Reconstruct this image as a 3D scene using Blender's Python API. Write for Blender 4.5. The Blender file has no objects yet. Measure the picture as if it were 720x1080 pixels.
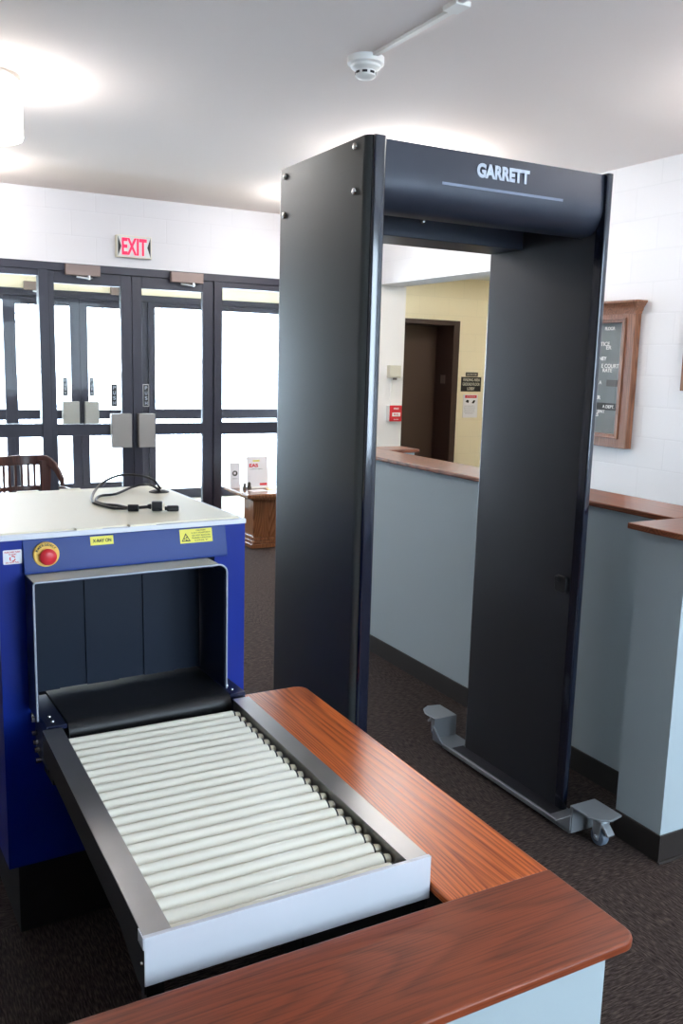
import bpy, bmesh, math, random
from mathutils import Matrix, Vector
random.seed(4)
SC = bpy.context.scene
COL = SC.collection
R = math.radians

# ------------------------------------------------------------------ materials
def srgb(r, g, b):
    f = lambda c: (c/255)/12.92 if c/255 <= .04045 else ((c/255+.055)/1.055)**2.4
    return (f(r), f(g), f(b), 1)

def mat(name, col, rough=.5, metal=0, coat=0, noise=None, bump=None, spec=.5, emit=None, estr=0):
    """noise=(scale,amount) mottles the colour; bump=(scale,strength,dist)"""
    m = bpy.data.materials.new(name); m.use_nodes = True
    nt = m.node_tree; b = nt.nodes['Principled BSDF']
    b.inputs['Base Color'].default_value = col
    b.inputs['Roughness'].default_value = rough
    b.inputs['Metallic'].default_value = metal
    b.inputs['Coat Weight'].default_value = coat
    b.inputs['Coat Roughness'].default_value = .08
    b.inputs['Specular IOR Level'].default_value = spec
    if emit:
        b.inputs['Emission Color'].default_value = emit
        b.inputs['Emission Strength'].default_value = estr
    tc = nt.nodes.new('ShaderNodeTexCoord')
    if noise:
        n = nt.nodes.new('ShaderNodeTexNoise'); n.inputs['Scale'].default_value = noise[0]; n.inputs['Detail'].default_value = 4
        nt.links.new(tc.outputs['Object'], n.inputs['Vector'])
        mx = nt.nodes.new('ShaderNodeMix'); mx.data_type = 'RGBA'
        mx.inputs['A'].default_value = tuple(c*(1-noise[1]) for c in col[:3])+(1,)
        mx.inputs['B'].default_value = tuple(min(1, c*(1+noise[1])) for c in col[:3])+(1,)
        nt.links.new(n.outputs['Fac'], mx.inputs['Factor'])
        nt.links.new(mx.outputs['Result'], b.inputs['Base Color'])
    if bump:
        n2 = nt.nodes.new('ShaderNodeTexNoise'); n2.inputs['Scale'].default_value = bump[0]; n2.inputs['Detail'].default_value = 3
        nt.links.new(tc.outputs['Object'], n2.inputs['Vector'])
        bp = nt.nodes.new('ShaderNodeBump'); bp.inputs['Strength'].default_value = bump[1]; bp.inputs['Distance'].default_value = bump[2]
        nt.links.new(n2.outputs['Fac'], bp.inputs['Height']); nt.links.new(bp.outputs['Normal'], b.inputs['Normal'])
    return m

def wood(name, c1, c2, axis='Y', rough=.3, scale=1, coat=.45, plain=False, rings=34, along=.55, across=7):
    m = bpy.data.materials.new(name); m.use_nodes = True
    nt = m.node_tree; L = nt.links; b = nt.nodes['Principled BSDF']
    b.inputs['Specular IOR Level'].default_value = .3
    b.inputs['Roughness'].default_value = rough; b.inputs['Coat Weight'].default_value = coat; b.inputs['Coat Roughness'].default_value = .24
    tc = nt.nodes.new('ShaderNodeTexCoord')
    # growth rings: long stretched noise field cut into bands
    mp = nt.nodes.new('ShaderNodeMapping')
    st = {'X': (along, across, across), 'Y': (across, along, across), 'Z': (across, across, along)}[axis]
    mp.inputs['Scale'].default_value = tuple(s*scale for s in st)
    L.new(tc.outputs['Object'], mp.inputs['Vector'])
    n = nt.nodes.new('ShaderNodeTexNoise'); n.inputs['Scale'].default_value = 1.0; n.inputs['Detail'].default_value = 1.0; n.inputs['Roughness'].default_value = .4
    L.new(mp.outputs['Vector'], n.inputs['Vector'])
    mu = nt.nodes.new('ShaderNodeMath'); mu.operation = 'MULTIPLY'; mu.inputs[1].default_value = rings
    L.new(n.outputs['Fac'], mu.inputs[0])
    fr = nt.nodes.new('ShaderNodeMath'); fr.operation = 'FRACT'; L.new(mu.outputs[0], fr.inputs[0])
    r1 = nt.nodes.new('ShaderNodeValToRGB'); e = r1.color_ramp.elements
    e[0].position = 0; e[0].color = (0, 0, 0, 1); e[1].position = 1; e[1].color = (0.05, 0.05, 0.05, 1)
    x = e.new(.42); x.color = (.75, .75, .75, 1); x = e.new(.78); x.color = (1, 1, 1, 1)
    L.new(fr.outputs[0], r1.inputs['Fac'])
    # pores: very fine streaks
    mp2 = nt.nodes.new('ShaderNodeMapping')
    st2 = {'X': (5, 260, 260), 'Y': (260, 5, 260), 'Z': (260, 260, 5)}[axis]
    mp2.inputs['Scale'].default_value = st2
    L.new(tc.outputs['Object'], mp2.inputs['Vector'])
    n2 = nt.nodes.new('ShaderNodeTexNoise'); n2.inputs['Scale'].default_value = 1; n2.inputs['Detail'].default_value = 2
    L.new(mp2.outputs['Vector'], n2.inputs['Vector'])
    r2 = nt.nodes.new('ShaderNodeValToRGB'); e = r2.color_ramp.elements
    e[0].position = .36; e[0].color = (0, 0, 0, 1); e[1].position = .52; e[1].color = (1, 1, 1, 1)
    L.new(n2.outputs['Fac'], r2.inputs['Fac'])
    mm = nt.nodes.new('ShaderNodeMath'); mm.operation = 'MULTIPLY_ADD'
    L.new(r2.outputs['Color'], mm.inputs[0]); mm.inputs[1].default_value = .35
    m3 = nt.nodes.new('ShaderNodeMath'); m3.operation = 'MULTIPLY'; m3.inputs[1].default_value = .3 if plain else .65
    L.new(r1.outputs['Color'], m3.inputs[0]); L.new(m3.outputs[0], mm.inputs[2])
    # broad tone variation
    n3 = nt.nodes.new('ShaderNodeTexNoise'); n3.inputs['Scale'].default_value = 3.2; L.new(tc.outputs['Object'], n3.inputs['Vector'])
    ad = nt.nodes.new('ShaderNodeMath'); ad.operation = 'MULTIPLY_ADD'; ad.inputs[1].default_value = .5; 
    L.new(n3.outputs['Fac'], ad.inputs[0])
    sb = nt.nodes.new('ShaderNodeMath'); sb.operation = 'SUBTRACT'; sb.inputs[1].default_value = .25
    L.new(mm.outputs[0], sb.inputs[0]); L.new(sb.outputs[0], ad.inputs[2])
    mx = nt.nodes.new('ShaderNodeMix'); mx.data_type = 'RGBA'; mx.clamp_factor = True
    mx.inputs['A'].default_value = c1; mx.inputs['B'].default_value = c2
    L.new(ad.outputs[0], mx.inputs['Factor']); L.new(mx.outputs['Result'], b.inputs['Base Color'])
    bp = nt.nodes.new('ShaderNodeBump'); bp.inputs['Strength'].default_value = .12; bp.inputs['Distance'].default_value = .001
    L.new(mm.outputs[0], bp.inputs['Height']); L.new(bp.outputs['Normal'], b.inputs['Normal'])
    return m

def blocks(name, c1, axis, rough=.45, joint=.9):
    """painted concrete block wall; axis = wall normal"""
    m = bpy.data.materials.new(name); m.use_nodes = True
    nt = m.node_tree; L = nt.links; b = nt.nodes['Principled BSDF']
    b.inputs['Roughness'].default_value = rough
    tc = nt.nodes.new('ShaderNodeTexCoord'); sp = nt.nodes.new('ShaderNodeSeparateXYZ'); cb = nt.nodes.new('ShaderNodeCombineXYZ')
    L.new(tc.outputs['Object'], sp.inputs[0])
    L.new(sp.outputs['Y' if axis == 'X' else 'X'], cb.inputs[0])
    ad = nt.nodes.new('ShaderNodeMath'); ad.operation = 'ADD'; ad.inputs[1].default_value = .051-.006
    L.new(sp.outputs['Z'], ad.inputs[0]); L.new(ad.outputs[0], cb.inputs[1])
    br = nt.nodes.new('ShaderNodeTexBrick'); br.offset = 0.5
    br.inputs['Scale'].default_value = 1; br.inputs['Brick Width'].default_value = .4064; br.inputs['Row Height'].default_value = .2032
    br.inputs['Mortar Size'].default_value = .006; br.inputs['Mortar Smooth'].default_value = .6; br.inputs['Bias'].default_value = 0
    br.inputs['Color1'].default_value = c1; br.inputs['Color2'].default_value = tuple(c*.985 for c in c1[:3])+(1,)
    br.inputs['Mortar'].default_value = tuple(c*joint for c in c1[:3])+(1,)
    L.new(cb.outputs[0], br.inputs['Vector']); L.new(br.outputs['Color'], b.inputs['Base Color'])
    n = nt.nodes.new('ShaderNodeTexNoise'); n.inputs['Scale'].default_value = 160; L.new(tc.outputs['Object'], n.inputs['Vector'])
    mu = nt.nodes.new('ShaderNodeMath'); mu.operation = 'MULTIPLY_ADD'; mu.inputs[1].default_value = .12
    L.new(n.outputs['Fac'], mu.inputs[0])
    iv = nt.nodes.new('ShaderNodeMath'); iv.operation = 'SUBTRACT'; iv.inputs[0].default_value = 1; L.new(br.outputs['Fac'], iv.inputs[1])
    L.new(iv.outputs[0], mu.inputs[2])
    bp = nt.nodes.new('ShaderNodeBump'); bp.inputs['Strength'].default_value = .2; bp.inputs['Distance'].default_value = .003
    L.new(mu.outputs[0], bp.inputs['Height']); L.new(bp.outputs['Normal'], b.inputs['Normal'])
    return m

def carpet():
    m = bpy.data.materials.new('carpet_tiles'); m.use_nodes = True
    nt = m.node_tree; L = nt.links; b = nt.nodes['Principled BSDF']
    b.inputs['Roughness'].default_value = .95; b.inputs['Specular IOR Level'].default_value = .15
    b.inputs['Sheen Weight'].default_value = 0
    tc = nt.nodes.new('ShaderNodeTexCoord')
    outs = []
    for st in ((34, 250, 1), (250, 34, 1)):
        mp = nt.nodes.new('ShaderNodeMapping'); mp.inputs['Scale'].default_value = st
        L.new(tc.outputs['Object'], mp.inputs['Vector'])
        n = nt.nodes.new('ShaderNodeTexNoise'); n.inputs['Scale'].default_value = 1; n.inputs['Detail'].default_value = 3
        L.new(mp.outputs['Vector'], n.inputs['Vector']); outs.append(n.outputs['Fac'])
    ck = nt.nodes.new('ShaderNodeTexChecker'); ck.inputs['Scale'].default_value = 1.64
    ck.inputs['Color1'].default_value = (0, 0, 0, 1); ck.inputs['Color2'].default_value = (1, 1, 1, 1)
    L.new(tc.outputs['Object'], ck.inputs['Vector'])
    mx = nt.nodes.new('ShaderNodeMix'); mx.data_type = 'FLOAT'
    L.new(ck.outputs['Fac'], mx.inputs['Factor']); L.new(outs[0], mx.inputs['A']); L.new(outs[1], mx.inputs['B'])
    rp = nt.nodes.new('ShaderNodeValToRGB'); e = rp.color_ramp.elements
    e[0].position = .36; e[0].color = srgb(46, 36, 33); e[1].position = .66; e[1].color = srgb(92, 79, 73)
    x = e.new(.5); x.color = srgb(66, 55, 51)
    L.new(mx.outputs['Result'], rp.inputs['Fac'])
    L.new(rp.outputs['Color'], b.inputs['Base Color'])
    n4 = nt.nodes.new('ShaderNodeTexNoise'); n4.inputs['Scale'].default_value = 420; L.new(tc.outputs['Object'], n4.inputs['Vector'])
    ad = nt.nodes.new('ShaderNodeMath'); ad.operation = 'ADD'; L.new(n4.outputs['Fac'], ad.inputs[0]); L.new(mx.outputs['Result'], ad.inputs[1])
    bp = nt.nodes.new('ShaderNodeBump'); bp.inputs['Strength'].default_value = .6; bp.inputs['Distance'].default_value = .004
    L.new(ad.outputs[0], bp.inputs['Height']); L.new(bp.outputs['Normal'], b.inputs['Normal'])
    return m

def glass(name, tint=(1, 1, 1, 1)):
    m = bpy.data.materials.new(name); m.use_nodes = True
    nt = m.node_tree; nt.nodes.remove(nt.nodes['Principled BSDF']); out = nt.nodes['Material Output']
    t = nt.nodes.new('ShaderNodeBsdfTransparent'); t.inputs['Color'].default_value = tint
    g = nt.nodes.new('ShaderNodeBsdfGlossy'); g.inputs['Roughness'].default_value = .02
    f = nt.nodes.new('ShaderNodeFresnel'); f.inputs['IOR'].default_value = 1.25
    ge = nt.nodes.new('ShaderNodeNewGeometry'); iv = nt.nodes.new('ShaderNodeMath'); iv.operation = 'SUBTRACT'; iv.inputs[0].default_value = 1
    nt.links.new(ge.outputs['Backfacing'], iv.inputs[1]); mf = nt.nodes.new('ShaderNodeMath'); mf.operation = 'MULTIPLY'
    nt.links.new(f.outputs[0], mf.inputs[0]); nt.links.new(iv.outputs[0], mf.inputs[1])
    mx = nt.nodes.new('ShaderNodeMixShader')
    nt.links.new(mf.outputs[0], mx.inputs[0]); nt.links.new(t.outputs[0], mx.inputs[1]); nt.links.new(g.outputs[0], mx.inputs[2])
    nt.links.new(mx.outputs[0], out.inputs['Surface'])
    return m

M = dict(
    ceil=mat('ceiling_paint', srgb(236, 226, 220), .85, bump=(220, .25, .002)),
    wallfar=blocks('white_block_paint_far', srgb(216, 216, 220), 'Y', .5, .97),
    wallr=blocks('white_block_paint_side', srgb(226, 226, 228), 'X', .45, .955),
    plaster=mat('white_plaster', srgb(236, 234, 230), .6),
    yellow=blocks('yellow_block_paint', srgb(250, 238, 204), 'Y', .5, .95),
    carpet=carpet(),
    alu=mat('dark_bronze_aluminium', srgb(40, 39, 53), .42, .1),
    paddle=mat('brushed_paddle', srgb(150, 147, 143), .5, .3),
    closer=mat('closer_bronze', srgb(128, 112, 106), .45, .5),
    glass=glass('clear_glass'),
    grey=mat('half_wall_paint', srgb(172, 185, 190), .7, bump=(300, .15, .001)),
    cap=wood('cap_wood', srgb(84, 40, 22), srgb(146, 82, 52), 'Y', .28),
    capx=wood('cap_wood_cross', srgb(84, 40, 22), srgb(146, 82, 52), 'X', .28),
    rubber=mat('rubber_baseboard', srgb(46, 40, 37), .5),
    side_w=wood('oak_side_board', srgb(132, 48, 12), srgb(224, 116, 54), 'Y', .34, 1, rings=46, along=.35, across=6),
    front_w=wood('oak_front_board', srgb(100, 42, 22), srgb(160, 76, 42), 'X', .42, .9, plain=True, coat=.25, rings=30, along=.8, across=5),
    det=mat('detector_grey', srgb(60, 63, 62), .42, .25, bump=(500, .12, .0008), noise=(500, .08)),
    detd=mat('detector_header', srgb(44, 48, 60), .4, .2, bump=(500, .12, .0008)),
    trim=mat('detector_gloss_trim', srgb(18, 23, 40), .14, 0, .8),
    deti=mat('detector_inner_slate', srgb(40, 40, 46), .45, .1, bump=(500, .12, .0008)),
    silver=mat('silver_lettering', srgb(176, 184, 196), .4, .2),
    screw=mat('screw_steel', srgb(190, 190, 185), .25, 1),
    bracket=mat('cast_aluminium', srgb(160, 164, 168), .4, .6),
    chrome=mat('caster_chrome', srgb(225, 230, 235), .28, .8),
    tyre=mat('caster_tyre', srgb(110, 122, 138), .5),
    black=mat('black_plastic', srgb(22, 22, 25), .42),
    blackm=mat('black_matte_steel', srgb(26, 26, 29), .6),
    blue=mat('blue_powder_coat', srgb(8, 40, 138), .38, 0, spec=.25, bump=(400, .08, .0006)),
    fascia=mat('blue_fascia_coat', srgb(14, 50, 124), .38, 0, spec=.25, bump=(400, .08, .0006)),
    cream=mat('cream_lid', srgb(246, 238, 214), .4),
    whitetrim=mat('white_edge', srgb(226, 228, 236), .35),
    curtain=mat('lead_curtain', srgb(12, 26, 44), .5, spec=.2),
    navy=mat('navy_plate', srgb(24, 32, 62), .35, .3),
    belt=mat('belt_rubber', srgb(26, 27, 30), .45),
    roller=mat('roller_pvc', srgb(246, 243, 228), .25),
    steel=mat('satin_steel', srgb(178, 178, 178), .34, .9, noise=(7, .12)),
    steelf=mat('brushed_steel_front', srgb(214, 218, 226), .38, .12, noise=(5, .05)),
    bearing=mat('bearing_plastic', srgb(240, 230, 204), .3, .2),
    yel=mat('yellow_sticker', srgb(236, 226, 84), .5),
    yring=mat('yellow_plastic', srgb(246, 200, 90), .4),
    red=mat('red_plastic', srgb(214, 40, 52), .35),
    ink=mat('black_ink', srgb(30, 30, 28), .6),
    redink=mat('red_ink', srgb(216, 50, 62), .6),
    paper=mat('white_paper', srgb(240, 240, 244), .6),
    chairw=wood('chair_walnut', srgb(44, 24, 22), srgb(84, 50, 42), 'Z', .3),
    tablew=wood('table_oak', srgb(92, 52, 30), srgb(150, 98, 62), 'Z', .22),
    framew=wood('frame_oak', srgb(94, 56, 38), srgb(146, 98, 72), 'Z', .35),
    letterb=mat('letter_board', srgb(112, 118, 118), .6),
    white=mat('white_plastic', srgb(236, 235, 230), .45),
    beige=mat('beige_metal_box', srgb(214, 210, 192), .5),
    lamp=mat('lamp_diffuser', (1, 1, 1, 1), .5, emit=(1, .96, .93, 1), estr=7.0),
    exitr=mat('exit_letters', srgb(225, 20, 70), .5, emit=srgb(255, 20, 80), estr=.3),
    exitb=mat('exit_face', srgb(208, 214, 214), .4),
    dkbrown=mat('dark_door_paint', srgb(84, 64, 52), .5),
    dkreveal=mat('dark_door_frame', srgb(58, 38, 32), .45),
    snow=mat('snow', srgb(240, 244, 250), .9, bump=(2, .3, .05)),
    vceil=mat('vestibule_ceiling', srgb(252, 240, 214), .7),
    lightslot=mat('slot_grey', srgb(120, 130, 150), .4),
    vfloor=mat('vestibule_mat', srgb(196, 188, 172), .9),
    bark=mat('bark', srgb(150, 150, 165), .9, noise=(10, .2)),  # bark kept pale, outdoor glare put into its colour
    hedge=mat('glare_pale_twigs', srgb(190, 198, 216), .9, noise=(6, .2)),  # twig colour lightened to stand in for the blown-out glare outdoors
    print=mat('dark_print', srgb(70, 66, 60), .5, noise=(6, .4)),
)

# ------------------------------------------------------------------ helpers
WM = {}   # world matrix of every root / part that can parent
def tag(o, label=None, cat=None, group=None, kind=None):
    if label: o['label'] = label
    if cat: o['category'] = cat
    if group: o['group'] = group
    if kind: o['kind'] = kind
    return o

def thing(name, label, cat, loc=(0, 0, 0), rz=0, group=None, kind=None):
    o = bpy.data.objects.new(name, None); COL.objects.link(o)
    o.empty_display_size = .1
    o.location = loc; o.rotation_euler = (0, 0, rz)
    WM[o.name] = Matrix.Translation(Vector(loc)) @ Matrix.Rotation(rz, 4, 'Z')
    return tag(o, label, cat, group, kind)

class B:
    def __init__(s): s.bm = bmesh.new()
    def _v(s, pts): return [s.bm.verts.new(p) for p in pts]
    def box(s, x0, x1, y0, y1, z0, z1):
        if x0 > x1: x0, x1 = x1, x0
        if y0 > y1: y0, y1 = y1, y0
        v = s._v([(x0,y0,z0),(x1,y0,z0),(x1,y1,z0),(x0,y1,z0),(x0,y0,z1),(x1,y0,z1),(x1,y1,z1),(x0,y1,z1)])
        for f in ((3,2,1,0),(4,5,6,7),(0,1,5,4),(1,2,6,5),(2,3,7,6),(3,0,4,7)): s.bm.faces.new([v[i] for i in f])
        return s
    def prism(s, poly, a, b, axis='Z'):
        """poly of 2-D points extruded a..b along axis (X: poly=(y,z), Y: (x,z), Z: (x,y))"""
        def P(p, t): return {'Z': (p[0], p[1], t), 'X': (t, p[0], p[1]), 'Y': (p[0], t, p[1])}[axis]
        lo = s._v([P(p, a) for p in poly]); hi = s._v([P(p, b) for p in poly]); n = len(poly)
        s.bm.faces.new(lo[::-1]); s.bm.faces.new(hi)
        for i in range(n): s.bm.faces.new([lo[i], lo[(i+1) % n], hi[(i+1) % n], hi[i]])
        return s
    def rod(s, p0, p1, r, r2=None, n=16, caps=True):
        p0, p1 = Vector(p0), Vector(p1); d = (p1-p0).normalized()
        a = d.orthogonal().normalized(); b = d.cross(a); r2 = r if r2 is None else r2
        A = []; C = []
        for i in range(n):
            t = 2*math.pi*i/n; u = a*math.cos(t)+b*math.sin(t)
            A.append(s.bm.verts.new(p0+u*r)); C.append(s.bm.verts.new(p1+u*r2))
        for i in range(n): s.bm.faces.new([A[i], A[(i+1) % n], C[(i+1) % n], C[i]])
        if caps: s.bm.faces.new(A[::-1]); s.bm.faces.new(C)
        return s
    def lathe(s, c, prof, n=28, axis='Z'):
        """prof = [(radius, height)...] round axis through c"""
        rings = []
        for r, h in prof:
            ring = []
            for i in range(n):
                t = 2*math.pi*i/n; q = (r*math.cos(t), r*math.sin(t))
                p = {'Z': (q[0], q[1], h), 'Y': (q[0], h, q[1]), 'X': (h, q[0], q[1])}[axis]
                ring.append(s.bm.verts.new(Vector(c)+Vector(p)))
            rings.append(ring)
        for a, b in zip(rings, rings[1:]):
            for i in range(n): s.bm.faces.new([a[i], a[(i+1) % n], b[(i+1) % n], b[i]])
        s.bm.faces.new(rings[0][::-1]); s.bm.faces.new(rings[-1])
        return s
    def tube(s, pts, r, n=8, sub=6):
        P = [Vector(p) for p in pts]; out = []
        for i in range(len(P)-1):
            p0 = P[max(i-1, 0)]; p1 = P[i]; p2 = P[i+1]; p3 = P[min(i+2, len(P)-1)]
            for k in range(sub):
                t = k/sub
                out.append(.5*((2*p1)+(p2-p0)*t+(2*p0-5*p1+4*p2-p3)*t*t+(-p0+3*p1-3*p2+p3)*t**3))
        out.append(P[-1]); prev = None; rings = []
        a = None
        for i, p in enumerate(out):
            d = (out[min(i+1, len(out)-1)]-out[max(i-1, 0)]).normalized()
            a = d.orthogonal().normalized() if a is None else (a-d*a.dot(d)).normalized()
            b = d.cross(a)
            rings.append([s.bm.verts.new(p+(a*math.cos(2*math.pi*j/n)+b*math.sin(2*math.pi*j/n))*r) for j in range(n)])
        for A, C in zip(rings, rings[1:]):
            for j in range(n): s.bm.faces.new([A[j], A[(j+1) % n], C[(j+1) % n], C[j]])
        s.bm.faces.new(rings[0][::-1]); s.bm.faces.new(rings[-1])
        return s
    def build(s, name, m, parent=None, bev=0, seg=2, smooth=False, local=False, **kw):
        bmesh.ops.recalc_face_normals(s.bm, faces=s.bm.faces[:])
        me = bpy.data.meshes.new(name); s.bm.to_mesh(me); s.bm.free()
        me.materials.append(M[m] if isinstance(m, str) else m)
        return link(name, me, parent, bev, seg, smooth, local, **kw)

def link(name, me, parent=None, bev=0, seg=2, smooth=False, local=False, **kw):
    o = bpy.data.objects.new(name, me); COL.objects.link(o)
    if parent is not None:
        W = WM[parent.name]
        if not local: me.transform(W.inverted())
        o.parent = parent; WM[o.name] = W
    else: WM[o.name] = Matrix.Identity(4)
    if smooth or bev:
        for p in me.polygons: p.use_smooth = True
        me.set_sharp_from_angle(angle=R(35))
    if bev:
        md = o.modifiers.new('bevel', 'BEVEL'); md.width = bev; md.segments = seg; md.limit_method = 'ANGLE'; md.angle_limit = R(35)
        md.harden_normals = True
    return tag(o, **kw) if kw else o

def origin(o, p):
    """put a one-mesh thing's origin at p"""
    o.data.transform(Matrix.Translation(-Vector(p))); o.location = p; return o

FACE_Y = Matrix.Rotation(R(90), 4, 'X')                               # reads from -Y
FACE_X = Matrix.Rotation(R(-90), 4, 'Z') @ Matrix.Rotation(R(90), 4, 'X')  # reads from -X
def text(name, body, m, parent, loc, rot, h, w=None, bold=0, depth=.0006, align='CENTER', local=False, **kw):
    cu = bpy.data.curves.new(name, 'FONT'); cu.body = body; cu.size = 1; cu.extrude = .5; cu.offset = bold
    cu.align_x = 'LEFT'; cu.space_line = .8
    tmp = bpy.data.objects.new('tmp', cu); COL.objects.link(tmp)
    dg = bpy.context.evaluated_depsgraph_get(); dg.update()
    me = bpy.data.meshes.new_from_object(tmp.evaluated_get(dg))
    bpy.data.objects.remove(tmp)
    xs = [v.co.x for v in me.vertices]; ys = [v.co.y for v in me.vertices]
    x0, x1, y0, y1 = min(xs), max(xs), min(ys), max(ys)
    sy = h/(y1-y0); sx = (w/(x1-x0)) if w else sy
    ox = {'CENTER': (x0+x1)/2, 'LEFT': x0, 'RIGHT': x1}[align]
    for v in me.vertices:
        v.co = Vector(((v.co.x-ox)*sx, (v.co.y-(y0+y1)/2)*sy, v.co.z*depth*2))
    me.transform(Matrix.Translation(Vector(loc)) @ rot)
    me.materials.clear(); me.materials.append(M[m])
    return link(name, me, parent, local=local, **kw)

def struct(o): o['kind'] = 'structure'; return o

def rounded(x0, x1, y0, y1, rad, n=6):
    """rad = (r for corners x0y0, x1y0, x1y1, x0y1)"""
    out = []
    for (cx, cy, sx, sy, r, a0) in ((x0, y0, 1, 1, rad[0], 180), (x1, y0, -1, 1, rad[1], 270), (x1, y1, -1, -1, rad[2], 0), (x0, y1, 1, -1, rad[3], 90)):
        if r <= 0: out.append((cx, cy)); continue
        for i in range(n+1):
            t = R(a0+90*i/n); out.append((cx+sx*r+r*math.cos(t), cy+sy*r+r*math.sin(t)))
    return out

# ------------------------------------------------------------------ room shell
YF = 7.8; XR = 4.6; XL = -3.6; YB = -2.6; ZC = 2.955; YO = 9.9
struct(B().box(XL-.2, 8.2, YB-.2, YF, -.12, 0).build('floor', 'carpet'))
struct(B().box(4.95, 8.2, YF, 9.4, -.12, 0).build('floor_alcove', 'carpet'))
struct(B().box(-.5, 4.95, YF, YO+.1, -.12, -.005).build('floor_vestibule', 'vfloor'))
struct(B().box(XL-.2, 8.2, YB-.2, YF+.1, ZC, ZC+.15).build('ceiling', 'ceil'))
struct(B().box(-.5, 4.75, YF+.1, YO+.15, 2.55, 2.7).build('ceiling_vestibule', 'vceil'))
struct(B().box(4.95, 8.2, YF+.1, 9.4, 2.62, 2.75).build('ceiling_alcove', 'plaster'))
# far wall: above and left of the storefront
b = B(); b.box(XL, XR, YF, YF+.15, 2.372, ZC); b.box(XL, -.35, YF, YF+.15, 0, 2.372)
struct(b.build('wall_far', 'wallfar'))
# right wall with its wide opening at the far end
b = B(); b.box(XR, XR+.3, YB, 5.5, 0, ZC); b.box(XR, XR+.3, 5.5, YF+.15, 2.385, ZC)
struct(b.build('wall_right', 'wallr'))
struct(B().box(4.6, 4.932, YF-.002, 9.2, 0, 2.384).build('wall_alcove_left', 'plaster'))
b = B(); b.box(4.93, 5.28, 8.7, 9.4, 0, 2.7); b.box(6.245, 8.2, 8.7, 9.4, 0, 2.7); b.box(5.28, 6.245, 8.7, 9.4, 2.13, 2.7)
struct(b.build('wall_alcove_far', 'yellow'))
struct(B().box(8.0, 8.2, 4.0, 8.7, 0, ZC).build('wall_alcove_right', 'yellow'))
struct(B().box(4.9, 8.2, 3.8, 4.0, 0, ZC).build('wall_alcove_near', 'yellow'))
struct(B().box(XL-.2, XL, YB, YF+.15, 0, ZC).build('wall_left', 'wallr'))
# back wall behind the camera with tall daylight windows
b = B(); b.box(XL, XR, YB-.2, YB, 0, .75); b.box(XL, XR, YB-.2, YB, 2.7, ZC)
for x0, x1 in ((XL, 1.1), (2.9, 3.1), (4.4, XR)): b.box(x0, x1, YB-.2, YB, .75, 2.7)
struct(b.build('wall_back', 'wallfar'))
for i, (x0, x1) in enumerate(((1.1, 2.9), (3.1, 4.4))):
    w = thing('window_%d' % (5+i), None, None, (x0, YB-.1, .75), kind='structure')
    f = B(); f.box(x0, x0+.05, YB-.13, YB-.07, .75, 2.7); f.box(x1-.05, x1, YB-.13, YB-.07, .75, 2.7)
    f.box(x0+.05, x1-.05, YB-.13, YB-.07, .75, .8); f.box(x0+.05, x1-.05, YB-.13, YB-.07, 2.65, 2.7)
    f.build('window_frame', 'alu', w)
    B().box(x0+.05, x1-.05, YB-.103, YB-.097, .8, 2.65).build('window_pane', 'glass', w)
# vestibule side walls
struct(B().box(-.5, -.35, YF+.15, YO+.1, 0, 2.6).build('wall_vestibule_left', 'plaster'))
struct(B().box(4.6, 4.75, YF+1.4, YO+.1, 0, 2.6).build('wall_vestibule_right', 'plaster'))
struct(B().box(-.35, 4.6, YO, YO+.12, 2.29, 2.6).build('wall_vestibule_front', 'vceil'))

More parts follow.
